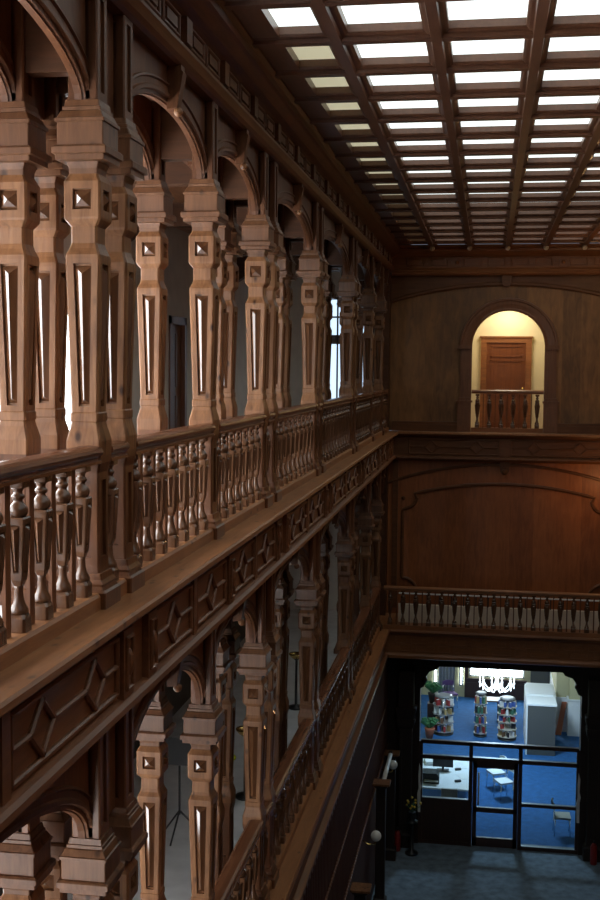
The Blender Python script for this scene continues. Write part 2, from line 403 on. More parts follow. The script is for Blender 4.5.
def side_trim(sgn, k):
    """everything running along one long side; sgn -1 left, +1 right (mirrored about the centre of the hall)"""
    X = (lambda x: x) if sgn < 0 else (lambda x: 2*XC - x)
    fmk = mapL if sgn < 0 else mapR
    for lev, dz, yend in (('upper', 0, 27.95), ('lower', DROP, 27.95)):
        e = -.035 if dz else 0
        b = MB(); b.prism([(X(-2.68),dz-.06),(X(-2.68),dz),(X(-2.115+e),dz),(X(-2.10+e),dz-.015),(X(-2.10+e),dz-.05),(X(-2.12+e),dz-.06)], 'Y', YN, yend)
        struct('trim_%d' % k, b, 'pine_y'); k += 1
        b = MB(); b.prism([(X(-2.62),dz-.061),(X(-2.125),dz-.061),(X(-2.14),dz-.085),(X(-2.17),dz-.10),(X(-2.235),dz-.135),(X(-2.25),dz-.15),(X(-2.25),dz-.57),(X(-2.20),dz-.585),(X(-2.17),dz-.60),(X(-2.165),dz-.635),
                           (X(-2.20),dz-.655),(X(-2.235),dz-.67),(X(-2.30),dz-.70),(X(-2.36),dz-.70),(X(-2.36),dz-.73),(X(-2.62),dz-.73)], 'Y', YN, yend)
        fm = fmk(X(-2.25)); ps = [1.2] + YS + [27.75]
        if dz == 0:
            for y in YS:
                b.box(*sorted((X(-2.25), X(-2.205))), y-.10, y+.10, dz-.575, dz-.145)
                fb = fmk(X(-2.205)); c4 = [(y-.06,dz-.52),(y+.06,dz-.52),(y+.06,dz-.20),(y-.06,dz-.20)]
                for q in range(4): b.bar(fb, c4[q], c4[(q+1)%4], .022, .02)
                b.ball((X(-2.205), y, dz-.36), .035, 10, 6, 2.6)
            for i in range(len(ps)-1):
                if ps[i+1]-ps[i] > .75:
                    m_ = (ps[i]+ps[i+1])/2
                    b.box(*sorted((X(-2.25), X(-2.22))), m_-.05, m_+.05, dz-.575, dz-.145)
                    hexfrieze(b, fm, ps[i]+.14, m_-.085, dz-.53, dz-.185); hexfrieze(b, fm, m_+.085, ps[i+1]-.14, dz-.53, dz-.185)
        else:
            y = YN
            while y < 27.5:
                b.box(*sorted((X(-2.30), X(-2.17))), y, y+.09, dz-.70, dz-.60); y += .22
        struct('trim_%d' % k, b, 'red_y'); k += 1
    # frieze and cornice under the skylight
    b = MB(); b.prism([(X(-2.72),3.755),(X(-2.36),3.755),(X(-2.33),3.77),(X(-2.30),3.795),(X(-2.285),3.82),(X(-2.31),3.84),(X(-2.29),3.87),(X(-2.29),3.895),(X(-2.325),3.91),(X(-2.34),3.92),(X(-2.34),4.13),(X(-2.31),4.15),(X(-2.25),4.18),
                       (X(-2.22),4.20),(X(-2.17),4.235),(X(-2.14),4.25),(X(-2.13),4.30),(X(-2.15),4.33),(X(-2.115),4.36),(X(-2.115),4.40),(X(-2.72),4.40)], 'Y', YN, 27.9)
    fm = fmk(X(-2.34)); y = 1.0; i = 0
    while y < 27.4:
        if i % 3 == 0:
            b.box(*sorted((X(-2.34), X(-2.29))), y, y+.16, 3.93, 4.12); y += .24
        else:
            for p, q in (((y,3.95),(y+.42,3.95)), ((y,4.10),(y+.42,4.10)), ((y,3.95),(y,4.10)), ((y+.42,3.95),(y+.42,4.10))): b.bar(fm, p, q, .03, .024)
            b.box(*sorted((X(-2.34), X(-2.318))), y+.07, y+.35, 3.985, 4.065); y += .52
        i += 1
    struct('trim_%d' % k, b, 'dark_y'); k += 1
    return k
k = side_trim(-1, 5)
k = side_trim(1, k)

# ------------------------------------------------------------------ room shell
struct('floor', MB().box(XW, XR+.3, YN, 28.05, GZ-.1, GZ), 'carpet')
for i, dz in enumerate((0, DROP)):
    struct('floor_%s_gallery' % ('upper', 'lower')[i], MB().box(XW, -2.68, YN, 28.0, dz-.45, dz-.002), 'galfloor')
    struct('ceiling_%s_gallery' % ('upper', 'lower')[i], MB().box(XW, -2.62, YN, 28.0, dz+3.80, dz+3.86), 'red_y')
b = MB()
for dz in (0, DROP):
    for y in (3.25, 7.2, 9.93, 12.55, 16.25, 20.55, 23.82):
        b.prism([(XW,dz+3.80),(XW,dz+3.25),(XW+.35,dz+3.48),(-3.01,dz+3.48),(-3.01,dz+3.80)], 'Y', y-.11, y+.11)
for dz in (0, DROP):
    for y in YS:
        if y > 5: b.box(XB+.095, XF-.095, y-.06, y+.06, dz+3.28, dz+3.80)
    b.box(-2.62, -2.36, 27.62, 28.2, dz, dz+3.80)
struct('trim_20', b, 'cross')
# outer wall of the galleries with window openings near the viewer and at 11..14.4 m
def wall_with_holes(b, x0, x1, y0, y1, z0, z1, holes):
    ys = y0
    for (a, c, d, e) in sorted(holes):
        b.box(x0, x1, ys, a, z0, z1); b.box(x0, x1, a, c, z0, d); b.box(x0, x1, a, c, e, z1); ys = c
    b.box(x0, x1, ys, y1, z0, z1)
b = MB()
HOL = {0: [(2.4, 5.6, .5, 3.1), (5.95, 10.2, .5, 3.1), (10.9, 14.35, .45, 2.35), (18.62, 19.55, 0, 2.27)], DROP: [(2.4, 5.6, DROP+.5, DROP+3.1), (7.6, 9.8, DROP+.45, DROP+2.8)]}
wall_with_holes(b, XW-.15, XW, YN, 28.0, -.45, 3.89, HOL[0])
struct('wall_left_outer', b, 'plaster')
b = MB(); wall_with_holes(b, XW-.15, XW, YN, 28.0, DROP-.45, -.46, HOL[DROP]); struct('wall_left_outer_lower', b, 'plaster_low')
wn = [0]
def window(name, x, y0, y1, z0, z1, mat, nx, nz):
    """window in the outer wall: frame + bright pane behind"""
    wn[0] += 1
    f = MB(); t = .06
    for a, c, d, e in ((y0,y0+t,z0,z1),(y1-t,y1,z0,z1),(y0,y1,z0,z0+t),(y0,y1,z1-t,z1)): f.box(x-.12, x-.02, a, c, d, e)
    for i in range(1, nx): yy = y0+(y1-y0)*i/nx; f.box(x-.10, x-.04, yy-.02, yy+.02, z0, z1)
    for i in range(1, nz): zz = z0+(z1-z0)*i/nz; f.box(x-.10, x-.04, y0, y1, zz-.02, zz+.02)
    o = f.build('window_%d' % wn[0], 'white'); o['kind'] = 'structure'
    MB().box(x-.14, x-.125, y0, y1, z0, z1).build('pane', mat, o)
def window_end(y, x0, x1, z0, z1, mat, nx, zs, face, frame='frame'):
    wn[0] += 1
    f = MB(); t = .06; ya, yb = (y, y+.08)
    for a, c, d, e in ((x0,x0+t,z0,z1),(x1-t,x1,z0,z1),(x0,x1,z0,z0+t),(x0,x1,z1-t,z1)): f.box(a, c, ya, yb, d, e)
    for i in range(1, nx): xx = x0+(x1-x0)*i/nx; f.box(xx-.018, xx+.018, ya, yb, z0, z1)
    for zz, h in zs: f.box(x0, x1, ya, yb, zz-h, zz+h)
    o = f.build('window_%d' % wn[0], frame); o['kind'] = 'structure'
    yp = yb+.01 if face < 0 else ya-.03
    MB().box(x0, x1, yp, yp+.02, z0, z1).build('pane', mat, o)
window('w', XW, 2.4, 5.6, .5, 3.1, 'win2', 3, 3)  # assumed window out of view, inferred from side light on the near columns
window('w', XW, 5.95, 10.2, .5, 3.1, 'win2', 3, 3)  # assumed window out of view, placed to reflect in the column studs
window('w', XW, 10.9, 14.35, .45, 2.35, 'win6', 1, 1)
window('w', XW, 2.4, 5.6, DROP+.5, DROP+3.1, 'win5', 3, 3)  # assumed window out of view, like the one above it
window('w', XW, 7.6, 9.8, DROP+.45, DROP+2.8, 'win5', 2, 2)
# end walls of the galleries
b = MB()
for dz in (0, DROP):
    z0, z1 = dz-.45, dz+3.89
    # near end, opening x -5.0..-2.75, z .25..3.3
    b.box(XW-.15, -5.0, .1, .3, z0, z1); b.box(-2.75, -2.40, .1, .3, z0, z1); b.box(-5.0, -2.75, .1, .3, z0, dz+.25); b.box(-5.0, -2.75, .1, .3, dz+3.3, z1)
struct('wall_near_gallery', b, 'plaster')
for dz in (0, DROP): window_end(.14, -5.0, -2.75, dz+.25, dz+3.3, 'win' if dz == 0 else 'win5', 3, [(dz+2.2, .03)], 1, 'white')  # assumed windows out of view, added to light the near column faces
b = MB()
b.box(XW-.15, -3.95, 28.0, 28.2, -.45, 3.89); b.box(-2.75, -2.40, 28.0, 28.2, -.45, 3.89); b.box(-3.95, -2.75, 28.0, 28.2, 3.2, 3.89); b.box(-3.95, -2.75, 28.0, 28.2, -.45, .02)
b.box(XW-.15, -2.40, 28.0, 28.2, DROP-.45, -.45)
struct('wall_far_gallery', b, 'plaster')
window_end(28.06, -3.95, -2.75, .02, 3.2, 'win3', 4, [(2.18, .11), (2.72, .02)], -1)
# brown door in the gallery wall
def slab_door(idx):
    d = MB(); d.box(XW-.10, XW-.05, 18.68, 19.49, .01, 2.2)
    for y0, y1, z0, z1 in ((18.78, 19.05, .2, 1.0), (19.12, 19.39, .2, 1.0), (18.78, 19.05, 1.15, 2.05), (19.12, 19.39, 1.15, 2.05)): d.box(XW-.05, XW-.035, y0, y1, z0, z1)
    for a, c, e, g in ((18.55, 18.68, 0, 2.33), (19.49, 19.62, 0, 2.33), (18.55, 19.62, 2.2, 2.33)): d.box(XW-.10, XW+.03, a, c, e, g)
    o = struct('door_%d' % idx, d, 'red'); return o
slab_door(1)
# solid near stretch of the arcade plane, out of the picture on the left
b = MB()
for dz in (0, DROP): b.box(-2.62, -2.40, YN, 3.16, dz, dz+TOPZ)
b.box(-3.0, -2.62, YN, 3.16, 3.1, 3.8)
struct('wall_left_near', b, 'dark')
# ground storey wall on the left: vertical reeds and two rope mouldings
b = MB(); b.box(-2.62, -2.30, YN, 28.0, GZ, DROP-.70)
y = 10.0
while y < 27.9:
    b.prism([(-2.30, y), (-2.275, y+.02), (-2.275, y+.07), (-2.30, y+.09)], 'Z', -7.55, DROP-.72); y += .16
struct('wall_left', b, 'reed')
b = MB()
for z, r in ((-6.47, .022), (-7.58, .03)):
    y = 10.0
    while y < 27.9:
        b.rings([[(-2.265+rr*math.cos(2*PI*j/6), yy, z+rr*math.sin(2*PI*j/6)) for j in range(6)] for yy, rr in ((y, r*.6), (y+.035, r), (y+.085, r), (y+.12, r*.6))], True); y += .12
struct('trim_21', b, 'dark_y')
# right wall: panelled plain timber, out of the picture
b = MB(); b.box(XR, XR+.25, YN, 28.2, GZ, 4.5)
struct('wall_right', b, 'dark')
struct('wall_near', MB().box(XW-.15, XR+.25, YN-.2, YN, GZ, 4.5), 'dark')

# ------------------------------------------------------------------ skylight ceiling
XL = [XC + .87*i for i in (-2, -1, 0, 1, 2)]
PER = 1.112; CY = [10.38 + PER*i for i in range(-9, 16)]
b = MB()
for x in XL:
    b.prism([(x-.11,4.48),(x-.11,4.40),(x-.085,4.38),(x-.055,4.372),(x-.045,4.335),(x+.045,4.335),(x+.055,4.372),(x+.085,4.38),(x+.11,4.40),(x+.11,4.48)], 'Y', YN, 27.9)
for y in CY:
    b.prism([(y-.13,4.48),(y-.13,4.405),(y-.11,4.385),(y-.07,4.376),(y-.06,4.345),(y+.06,4.345),(y+.07,4.376),(y+.11,4.385),(y+.13,4.405),(y+.13,4.48)], 'X', -2.14, 2*XC+2.14)
for s in (-1, 1):
    x0, x1 = sorted((XC+s*2.24, XC+s*2.54)); b.box(x0, x1, YN, 27.9, 4.385, 4.48)
b.box(-2.72, 2*XC+2.72, YN, 28.2, 4.50, 4.62)
struct('ceiling', b, 'ceil')
for i, x in enumerate(XL):
    k2 = MB().ball((0,0,0), .06, 12, 8); o = k2.build('ceiling_boss', 'pale', None, (x, 27.6, 4.30))
    tag(o, 'pale round boss at the far end of the %s long ceiling beam' % ('leftmost', 'second', 'middle', 'fourth', 'rightmost')[i], 'boss', 'bosses at the skylight beam ends')
edges = [-2.0] + XL + [2*XC+2.0]
ORD = ['first', 'second', 'third', 'fourth', 'fifth', 'sixth', 'seventh', 'eighth', 'ninth', 'tenth', 'eleventh', 'twelfth', 'thirteenth', 'fourteenth', 'fifteenth', 'sixteenth', 'seventeenth', 'eighteenth']
ORD += ['nineteenth', 'twentieth', 'twenty-first', 'twenty-second', 'twenty-third', 'twenty-fourth', 'twenty-fifth', 'twenty-sixth']
for r in range(len(CY)-1):
    for c in range(6):
        x0 = edges[c]+(.10 if c else .12); x1 = edges[c+1]-(.10 if c < 5 else .12)
        row = len(CY)-2-r
        cream = (c == 0 and 9 <= r)
        b = MB().box(x0, x1, CY[r]+.12, CY[r+1]-.12, 4.472, 4.485)
        o = b.build('skylight_pane', 'sky_cream' if cream else 'sky')
        tag(o, '%s skylight pane, %s row from the far wall, %s column from the left' % ('yellowed' if cream else 'bright white', ORD[row], ORD[c]), 'skylight pane', 'skylight panes in the coffered ceiling')

# ------------------------------------------------------------------ far wall, upper part: planks, arched opening and alcove
def arched_wall(b, x0, x1, z0, z1, ax0, ax1, az0, zs, y0, y1):
    cx = (ax0+ax1)/2; r = (ax1-ax0)/2; N = 24
    b.box(x0, ax0, y0, y1, z0, z1); b.box(ax1, x1, y0, y1, z0, z1)
    if az0 > z0: b.box(ax0, ax1, y0, y1, z0, az0)
    P = [(cx+r*math.cos(PI-PI*i/N), zs+r*math.sin(PI-PI*i/N)) for i in range(N+1)]
    for i in range(N):
        (xa, za), (xb, zb) = P[i], P[i+1]
        b.add([(xa,y0,za),(xb,y0,zb),(xb,y0,z1),(xa,y0,z1),(xa,y1,za),(xb,y1,zb),(xb,y1,z1),(xa,y1,z1)], [(0,1,2,3),(7,6,5,4),(4,5,1,0),(3,2,6,7)])
AX0, AX1, AZS = -.42, 1.285, 2.03; ACX, AR = (AX0+AX1)/2, (AX1-AX0)/2
b = MB(); arched_wall(b, -2.36, 3.05, 0, 3.72, AX0, AX1, 0, AZS, 28.1, 28.3)
struct('wall_far', b, 'plank_up')
# arch surround: archivolt, jamb pilasters, pedestals
root = thing('doorway_surround', 'dark wooden arch surround framing the lit opening high in the end wall', 'arch surround', (ACX, 28.1, 0))
b = MB(); R = []
N = 32
for i in range(N+1):
    a = PI-PI*i/N; c, s_ = math.cos(a), math.sin(a)
    R.append([(r*c, y, AZS+r*s_) for r, y in ((AR-.005,.0),(AR-.005,-.05),(AR+.03,-.065),(AR+.06,-.05),(AR+.15,-.07),(AR+.22,-.075),(AR+.24,-.10),(AR+.285,-.10),(AR+.30,0))])
b.rings(R); b.build('archivolt', 'red', root)
for s_ in (-1, 1):
    b = MB(); x0, x1 = sorted((s_*(AR-.004), s_*(AR+.27)))
    b.box(x0, x1, -.06, 0, .80, AZS-.06); xm0, xm1 = sorted((s_*(AR+.06), s_*(AR+.20))); b.box(xm0, xm1, -.075, -.06, .95, AZS-.15)
    x0, x1 = sorted((s_*(AR-.004), s_*(AR+.33))); b.box(x0, x1, -.11, 0, AZS-.06, AZS+.03)
    b.build('jamb', 'red', root)
    b = MB(); x0, x1 = sorted((s_*(AR-.003), s_*(AR+.32)))
    b.box(x0, x1, -.12, 0, .005, .70); b.box(x0-.03, x1+.03, -.15, 0, .70, .75); b.prism([(x0,.75),(x1,.75),(x1-.03,.82),(x0+.03,.82)], 'Y', -.11, 0); b.box(x0+.07, x1-.07, -.135, -.12, .15, .60)
    b.build('pedestal', 'red', root)
# alcove shell (cream) behind
b = MB(); YA = 29.7
b.box(-1.0, 1.9, YA, YA+.1, 0, 3.3); b.box(-1.0, -.9, 28.3, YA, 0, 3.3); b.box(1.75, 1.85, 28.3, YA, 0, 3.3); b.box(-1.0, 1.9, 28.3, YA, 3.2, 3.3)
struct('wall_alcove', b, 'cream')
b = MB(); arched_wall(b, -.9, 1.75, 0, 3.2, AX0, AX1, 0, AZS, 28.3, 28.36)
struct('wall_alcove_inner', b, 'cream')
struct('floor_alcove', MB().box(-1.0, 1.9, 28.1, YA, -.1, .002), 'pine_y')
d = MB(); dx0, dx1, dt = -.08, .89, 2.16
d.box(dx0, dx1, YA-.05, YA, 0, dt)
for x0, x1, z0, z1 in ((dx0+.10, dx1-.10, 1.80, 2.08), (dx0+.10, dx1-.10, .95, 1.72), (dx0+.10, .38, .15, .85), (.44, dx1-.10, .15, .85)):
    for a in ((x0,x1,z0,z0+.03),(x0,x1,z1-.03,z1),(x0,x0+.03,z0,z1),(x1-.03,x1,z0,z1)): d.box(a[0], a[1], YA-.065, YA-.05, a[2], a[3])
o = struct('door_2', d, 'door')
f = MB()
for x0, x1, z0, z1 in ((dx0-.14, dx0, 0, dt+.12), (dx1, dx1+.14, 0, dt+.12), (dx0, dx1, dt, dt+.12)): f.box(x0, x1, YA-.08, YA, z0, z1)
f.box(dx0-.17, dx1+.17, YA-.10, YA, dt+.12, dt+.16)
f.build('door_frame', 'balc_x', o)
h = MB(); h.tube([(dx1-.07,YA-.05,1.02),(dx1-.07,YA-.11,1.02)], .012); h.ball((dx1-.07,YA-.12,1.02), .03); h.build('door_knob', 'brass', o)
# balustrade across the arch
def xbalustrade(name, label, x0, x1, y, z, n, railmat, bm, group=None, h=1.0, cat='balustrade'):
    root = thing(name, label, cat, ((x0+x1)/2, y, z), group); w = (x1-x0)/2
    P = [(-.06,.91*h),(.06,.91*h),(.06,.93*h),(.08,.955*h),(.075,.985*h),(.04,1.005*h),(-.04,1.005*h),(-.075,.985*h),(-.08,.955*h),(-.06,.93*h)]
    MB().prism(P, 'X', -w, w).build('handrail', railmat, root)
    MB().box(-w, w, -.08, .08, 0, .10).build('bottom_rail', railmat, root)
    st = 2*w/n
    for i in range(n):
        inst('baluster', bm, root, (-w+st*(i+.5), 0, 0))
        if i < n-1: inst('slat', SPX, root, (-w+st*(i+1), 0, 0))
    return root
o = MB().box(-.012,.012,-.02,.02,.10,.91).build('slat', 'dark'); SPX = o.data; D.objects.remove(o)
xbalustrade('arch_balustrade', 'small wooden balustrade across the lit arch opening in the end wall', AX0+.01, AX1-.01, 28.16, 0, 6, 'railx', BME)
# big shallow arch moulding above and its keystone
def arc_band(b, cx, cz, r, a0, a1, y, w, h, N=40):
    R = []
    for i in range(N+1):
        a = a0+(a1-a0)*i/N; c, s_ = math.cos(a), math.sin(a)
        R.append([(cx+rr*c, yy, cz+rr*s_) for rr, yy in ((r,y),(r,y-h*.6),(r+w*.3,y-h),(r+w*.7,y-h),(r+w,y-h*.5),(r+w,y))])
    b.rings(R)
def arc3(xm, zt, xs, zs):   # circle through apex (xm,zt) and (xm+xs, zs)
    d = zt-zs; r = (xs*xs+d*d)/(2*d); return r, zt-r, math.asin(xs/r)
r, cz, an = arc3(.36, 3.46, 2.70, 3.06)
b = MB(); arc_band(b, .36, cz, r, PI/2+an, PI/2-an, 28.1, .10, .06)
N = 40                             # the spandrel above the arch stands slightly forward
for i in range(N):
    a, a2 = PI/2+an-2*an*i/N, PI/2+an-2*an*(i+1)/N
    xa, za, xb, zb = .36+(r+.09)*math.cos(a), cz+(r+.09)*math.sin(a), .36+(r+.09)*math.cos(a2), cz+(r+.09)*math.sin(a2)
    b.add([(xa,28.07,za),(xb,28.07,zb),(xb,28.07,3.72),(xa,28.07,3.72)], [(0,1,2,3)])
b.prism([(.24,3.70),(.48,3.70),(.46,3.50),(.42,3.44),(.30,3.44),(.26,3.50)], 'Y', 27.97, 28.1)
struct('trim_22', b, 'dark_x')
# frieze and cornice on the far wall (mitres with the sides)
b = MB(); FX0, FX1 = -2.34, 2*XC+2.34
b.prism([(28.2,3.70),(27.96,3.70),(27.93,3.715),(27.90,3.74),(27.885,3.775),(27.91,3.80),(27.90,3.83),(27.925,3.86),(27.94,3.88),(27.94,4.13),(27.91,4.15),(27.85,4.18),(27.82,4.20),(27.77,4.235),(27.74,4.25),(27.73,4.30),(27.75,4.33),(27.715,4.36),(27.715,4.40),(28.2,4.40)], 'X', FX0, FX1)
fm = mapF(27.94); x = -1.98; i = 0
while x < 2.6:
    if i % 5 == 2:
        b.box(x, x+.16, 27.885, 27.94, 3.90, 4.12); b.ball((x+.08, 27.88, 4.0), .05, 10, 6); x += .24
    else:
        for p, q in (((x,3.92),(x+.38,3.92)), ((x,4.10),(x+.38,4.10)), ((x,3.92),(x,4.10)), ((x+.38,3.92),(x+.38,4.10))): b.bar(fm, p, q, .03, .024)
        b.box(x+.07, x+.31, 27.915, 27.94, 3.965, 4.055)
        b.box(x+.43, x+.50, 27.90, 27.94, 3.97, 4.05); x += .55
    i += 1
struct('trim_23', b, 'balc_x')
# baseboard, ledge and hexagon frieze below the upper wall
b = MB(); b.box(-2.3, AX0-.32, 28.0, 28.1, 0, .23); b.box(AX1+.32, 3.0, 28.0, 28.1, 0, .23); b.box(-2.3, AX0-.32, 27.98, 28.0, 0, .17); b.box(AX1+.32, 3.0, 27.98, 28.0, 0, .17)
struct('baseboard_far', b, 'dark_x')
b = MB(); b.prism([(28.2,-.05),(28.2,0),(27.675,0),(27.66,-.015),(27.66,-.05)], 'X', -2.115, 2*XC+2.115)
struct('trim_24', b, 'pine_y')
b = MB(); b.prism([(28.2,-.051),(27.685,-.051),(27.70,-.085),(27.73,-.10),(27.795,-.135),(27.81,-.15),(27.81,-.57),(27.76,-.585),(27.73,-.60),(27.725,-.635),(27.76,-.655),(27.795,-.67),(27.86,-.70),(28.2,-.70)], 'X', -2.25, 2*XC+2.25)
fm = mapF(27.81); ps = [-2.0, .40, 2.8]
for i in range(2): hexfrieze(b, fm, ps[i]+.14, ps[i+1]-.14, -.53, -.185)
b.box(.27, .53, 27.77, 27.81, -.575, -.145)
struct('trim_25', b, 'dark_x')
# ------------------------------------------------------------------ far wall, middle part: big shaped panel
b = MB(); b.box(-2.36, 3.05, 27.97, 28.2, -4.45, -.70); struct('wall_far_middle', b, 'plank_mid')
b = MB()
r, cz, an = arc3(.39, -.80, 2.95, -1.36); arc_band(b, .39, cz, r, PI/2+an*.93, PI/2-an*.93, 27.97, .07, .05)
b.prism([(.28,-.70),(.52,-.70),(.50,-.92),(.44,-1.0),(.36,-1.0),(.30,-.92)], 'Y', 27.88, 27.97); b.ball((.40,27.88,-.93), .07, 12, 8)
def path_band(b, pts, y, w, h):
    R = []
    for i, p in enumerate(pts):
        q0, q1 = pts[max(i-1,0)], pts[min(i+1,len(pts)-1)]; dx, dz = q1[0]-q0[0], q1[1]-q0[1]; l = math.hypot(dx,dz); n = (-dz/l, dx/l)
        R.append([(p[0]+n[0]*k, yy, p[1]+n[1]*k) for k, yy in ((-w/2,y),(-w/2,y-h*.6),(-w*.15,y-h),(w*.15,y-h),(w/2,y-h*.6),(w/2,y))])
    b.rings(R)
pts = []
zb, zt_ = -3.85, -1.53
def qarc(cx, cz, r, a0, a1, n=8): return [(cx+r*math.cos(a0+(a1-a0)*i/n), cz+r*math.sin(a0+(a1-a0)*i/n)) for i in range(n+1)]
xl, xr = -2.0, 2.78
r2, cz2, an2 = arc3(.39, -1.23, 2.10, -1.50)
pts += qarc(xl+.02, zb-.05, .34, 0, PI/2)[1:]
pts += [(xl, zb+.32), (xl, -1.95)]
pts += [(xl+.01, -1.90)] + qarc(xl+.05, -1.56, .30, -PI/2, 0)[1:-1]
pts += [(.39+r2*math.cos(PI/2+an2-2*an2*i/30), cz2+r2*math.sin(PI/2+an2-2*an2*i/30)) for i in range(31)]
pts += qarc(xr-.05, -1.56, .30, PI, PI*1.5)[1:-1] + [(xr-.01, -1.90), (xr, -1.95), (xr, zb+.32)] + qarc(xr-.02, zb-.05, .34, PI/2, PI)
path_band(b, pts, 27.97, .075, .055)
b.ball((-1.99, 27.95, -1.62), .05, 10, 6)
b.box(-2.25, -2.12, 27.93, 27.97, -4.3, -.70)
struct('trim_26', b, 'dark_x')
# ------------------------------------------------------------------ first-floor balcony in front of it
b = MB(); b.box(-2.3, 3.0, 26.18, 28.0, DROP-.06, DROP-.005); b.prism([(26.14,DROP-.035),(26.15,DROP),(26.35,DROP),(26.35,DROP-.06),(26.15,DROP-.06)], 'X', -2.1, 2.82)
struct('floor_balcony', b, 'balc_x')
b = MB(); zt = DROP-.06
b.prism([(28.0,zt),(26.20,zt),(26.21,zt-.03),(26.26,zt-.06),(26.28,zt-.10),(26.28,zt-.48),(26.24,zt-.50),(26.20,zt-.54),(26.20,zt-.60),(26.24,zt-.62),(26.30,zt-.63),(28.0,zt-.63)], 'X', -2.26, 2*XC+2.26)
fm = mapF(26.28)
x = -2.0; i = 0
while x < 2.6:
    w_ = .42 if i % 2 else .24
    for z0, z1 in ((zt-.27, zt-.13), (zt-.45, zt-.31)):
        xx = x + (.0 if z0 > zt-.4 else .12)
        for p, q in (((xx,z0),(xx+w_,z0)), ((xx,z1),(xx+w_,z1)), ((xx,z0),(xx,z1)), ((xx+w_,z0),(xx+w_,z1))): b.bar(fm, p, q, .022, .018)
    x += w_+.10; i += 1
struct('trim_27', b, 'balc_x')
xbalustrade('balcony_balustrade', 'long wooden balustrade of the balcony crossing the end wall', -2.28, 2.98, 26.26, DROP, 18, 'balc_x', BME, h=.98)
root = thing('low_panel', 'long pale low panel seen behind the far balcony balusters', 'panel', (.4, 27.0, DROP))
MB().box(-2.4, 2.4, 0, .12, 0, .42).build('board', 'pale', root)
for i in range(17): MB().box(-2.3+.283*i-.012, -2.3+.283*i+.012, .03, .07, .42, .66).build('bracket', 'blackm', root)
MB().box(-2.4, 2.4, .02, .08, .66, .685).build('top_bar', 'white', root)

# ------------------------------------------------------------------ ground floor: end wall with wide opening, glazed partition
b = MB(); YP = 27.7
OX0, OX1, OZ = -1.49, 2.30, -5.62
b.box(-2.62, OX0, 27.62, 28.05, GZ, DROP-.69); b.box(OX1, XR+.2, 27.62, 28.05, GZ, DROP-.69); b.box(OX0, OX1, 27.62, 28.05, OZ, DROP-.69)
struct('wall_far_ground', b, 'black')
for s_ in (0, 1):
    # ogee brackets in the opening's top corners and engaged pilasters
    x = OX0 if s_ == 0 else OX1; sg = 1 if s_ == 0 else -1
    root = thing('corner_bracket', 'black scrolled bracket in the top %s corner of the library opening' % ('left', 'right')[s_], 'bracket', (x, 27.84, OZ), 'brackets of the library opening')
    P = [(0,0),(sg*.45,0),(sg*.40,-.08),(sg*.22,-.14),(sg*.12,-.28),(sg*.14,-.40),(sg*.08,-.52),(0,-.56)]
    MB().prism(P if sg > 0 else P[::-1], 'Y', -.2, .2).build('scroll', 'black', root)
    MB().ball((sg*.10,-.2,-.34), .07, 10, 6).build('boss', 'black', root)
    root = thing('opening_pilaster', 'black carved pilaster beside the library opening on the %s' % ('left', 'right')[s_], 'pilaster', (x-sg*.32, 27.5, GZ), 'pilasters of the library opening')
    b = MB(); b.oct([(0,.22),(.30,.22),(.34,.17),(.40,.16),(2.9,.16),(2.95,.20),(3.05,.22),(3.15,.22)], .02, recess={3: (.06,.1,.1,.03)}); b.build('shaft', 'black', root)
    b = MB(); b.oct([(3.15,.20),(3.3,.24),(3.42,.25),(3.44,.19),(4.30,.19)], .02); b.build('capital', 'black', root)
    # broken white corner strips seen beside the partition
    o = MB().prism([(-.03,0),(.03,0),(.028,.5),(.05,.62),(.02,.75),(.03,1.05),(-.01,1.2),(-.03,.9),(-.02,.6),(-.05,.45)], 'Y', -.02, .02).build('torn_strip', 'white', None, (x+sg*.02, 27.58, GZ+.8))
    tag(o, 'torn white strip hanging on the %s edge of the glazed partition' % ('left', 'right')[s_], 'strip', 'torn strips by the partition')
# glazed partition
root = thing('glazed_partition', 'dark framed glass partition with a glass door in front of the library', 'partition', (0, YP, GZ))
XV = [-1.45, -.25, .92, 2.27]; ZT = 2.52
b = MB()
for x in XV: b.box(x-.045, x+.045, -.05, .05, 0, ZT)
b.box(XV[0], XV[3], -.05, .05, ZT-.045, ZT+.045); b.box(XV[0], XV[3], -.05, .05, 2.10, 2.19)
for i in (0, 2): b.box(XV[i], XV[i+1], -.04, .04, 1.06, 1.13); b.box(XV[i], XV[i+1], -.04, .04, 0, .09)
b.build('frame', 'frame', root)
b = MB()
for i in (0, 2): b.box(XV[i]+.04, XV[i+1]-.04, -.05, .05, 1.13, 1.145)
b.box(XV[0], XV[3], -.052, .052, 2.19, 2.198); b.box(XV[2], XV[3], -.05, .045, .09, .10)
b.build('sill_strip', 'strip', root)
b = MB(); b.box(XV[0]+.045, XV[1]-.045, -.02, .02, .09, 1.06); b.build('lower_panel', 'frame', root)
for x0, x1, z0, z1 in ((XV[0],XV[1],1.14,2.10), (XV[2],XV[3],1.14,2.10), (XV[2],XV[3],.10,1.06), (XV[0],XV[1],2.20,2.475), (XV[1],XV[2],2.20,2.475), (XV[2],XV[3],2.20,2.475)):
    MB().box(x0+.046, x1-.046, -.004, .004, z0, z1).build('pane', 'glass', root)
dr = MB(); x0, x1 = XV[1]+.05, XV[2]-.05
for a in ((x0,x0+.10,.02,2.10),(x1-.10,x1,.02,2.10),(x0,x1,.02,.24),(x0,x1,1.95,2.10),(x0,x1,.86,.98)): dr.box(a[0], a[1], -.035, .035, a[2], a[3])
do = dr.build('door', 'frame', root)
MB().box(x0+.10, x1-.10, -.004, .004, .24, .86).build('pane', 'glass', do); MB().box(x0+.10, x1-.10, -.004, .004, .98, 1.95).build('pane', 'glass', do)
MB().tube([(x0+.14,-.08,1.05),(x0+.14,-.08,1.85)], .022).build('pull_handle', 'white', do)

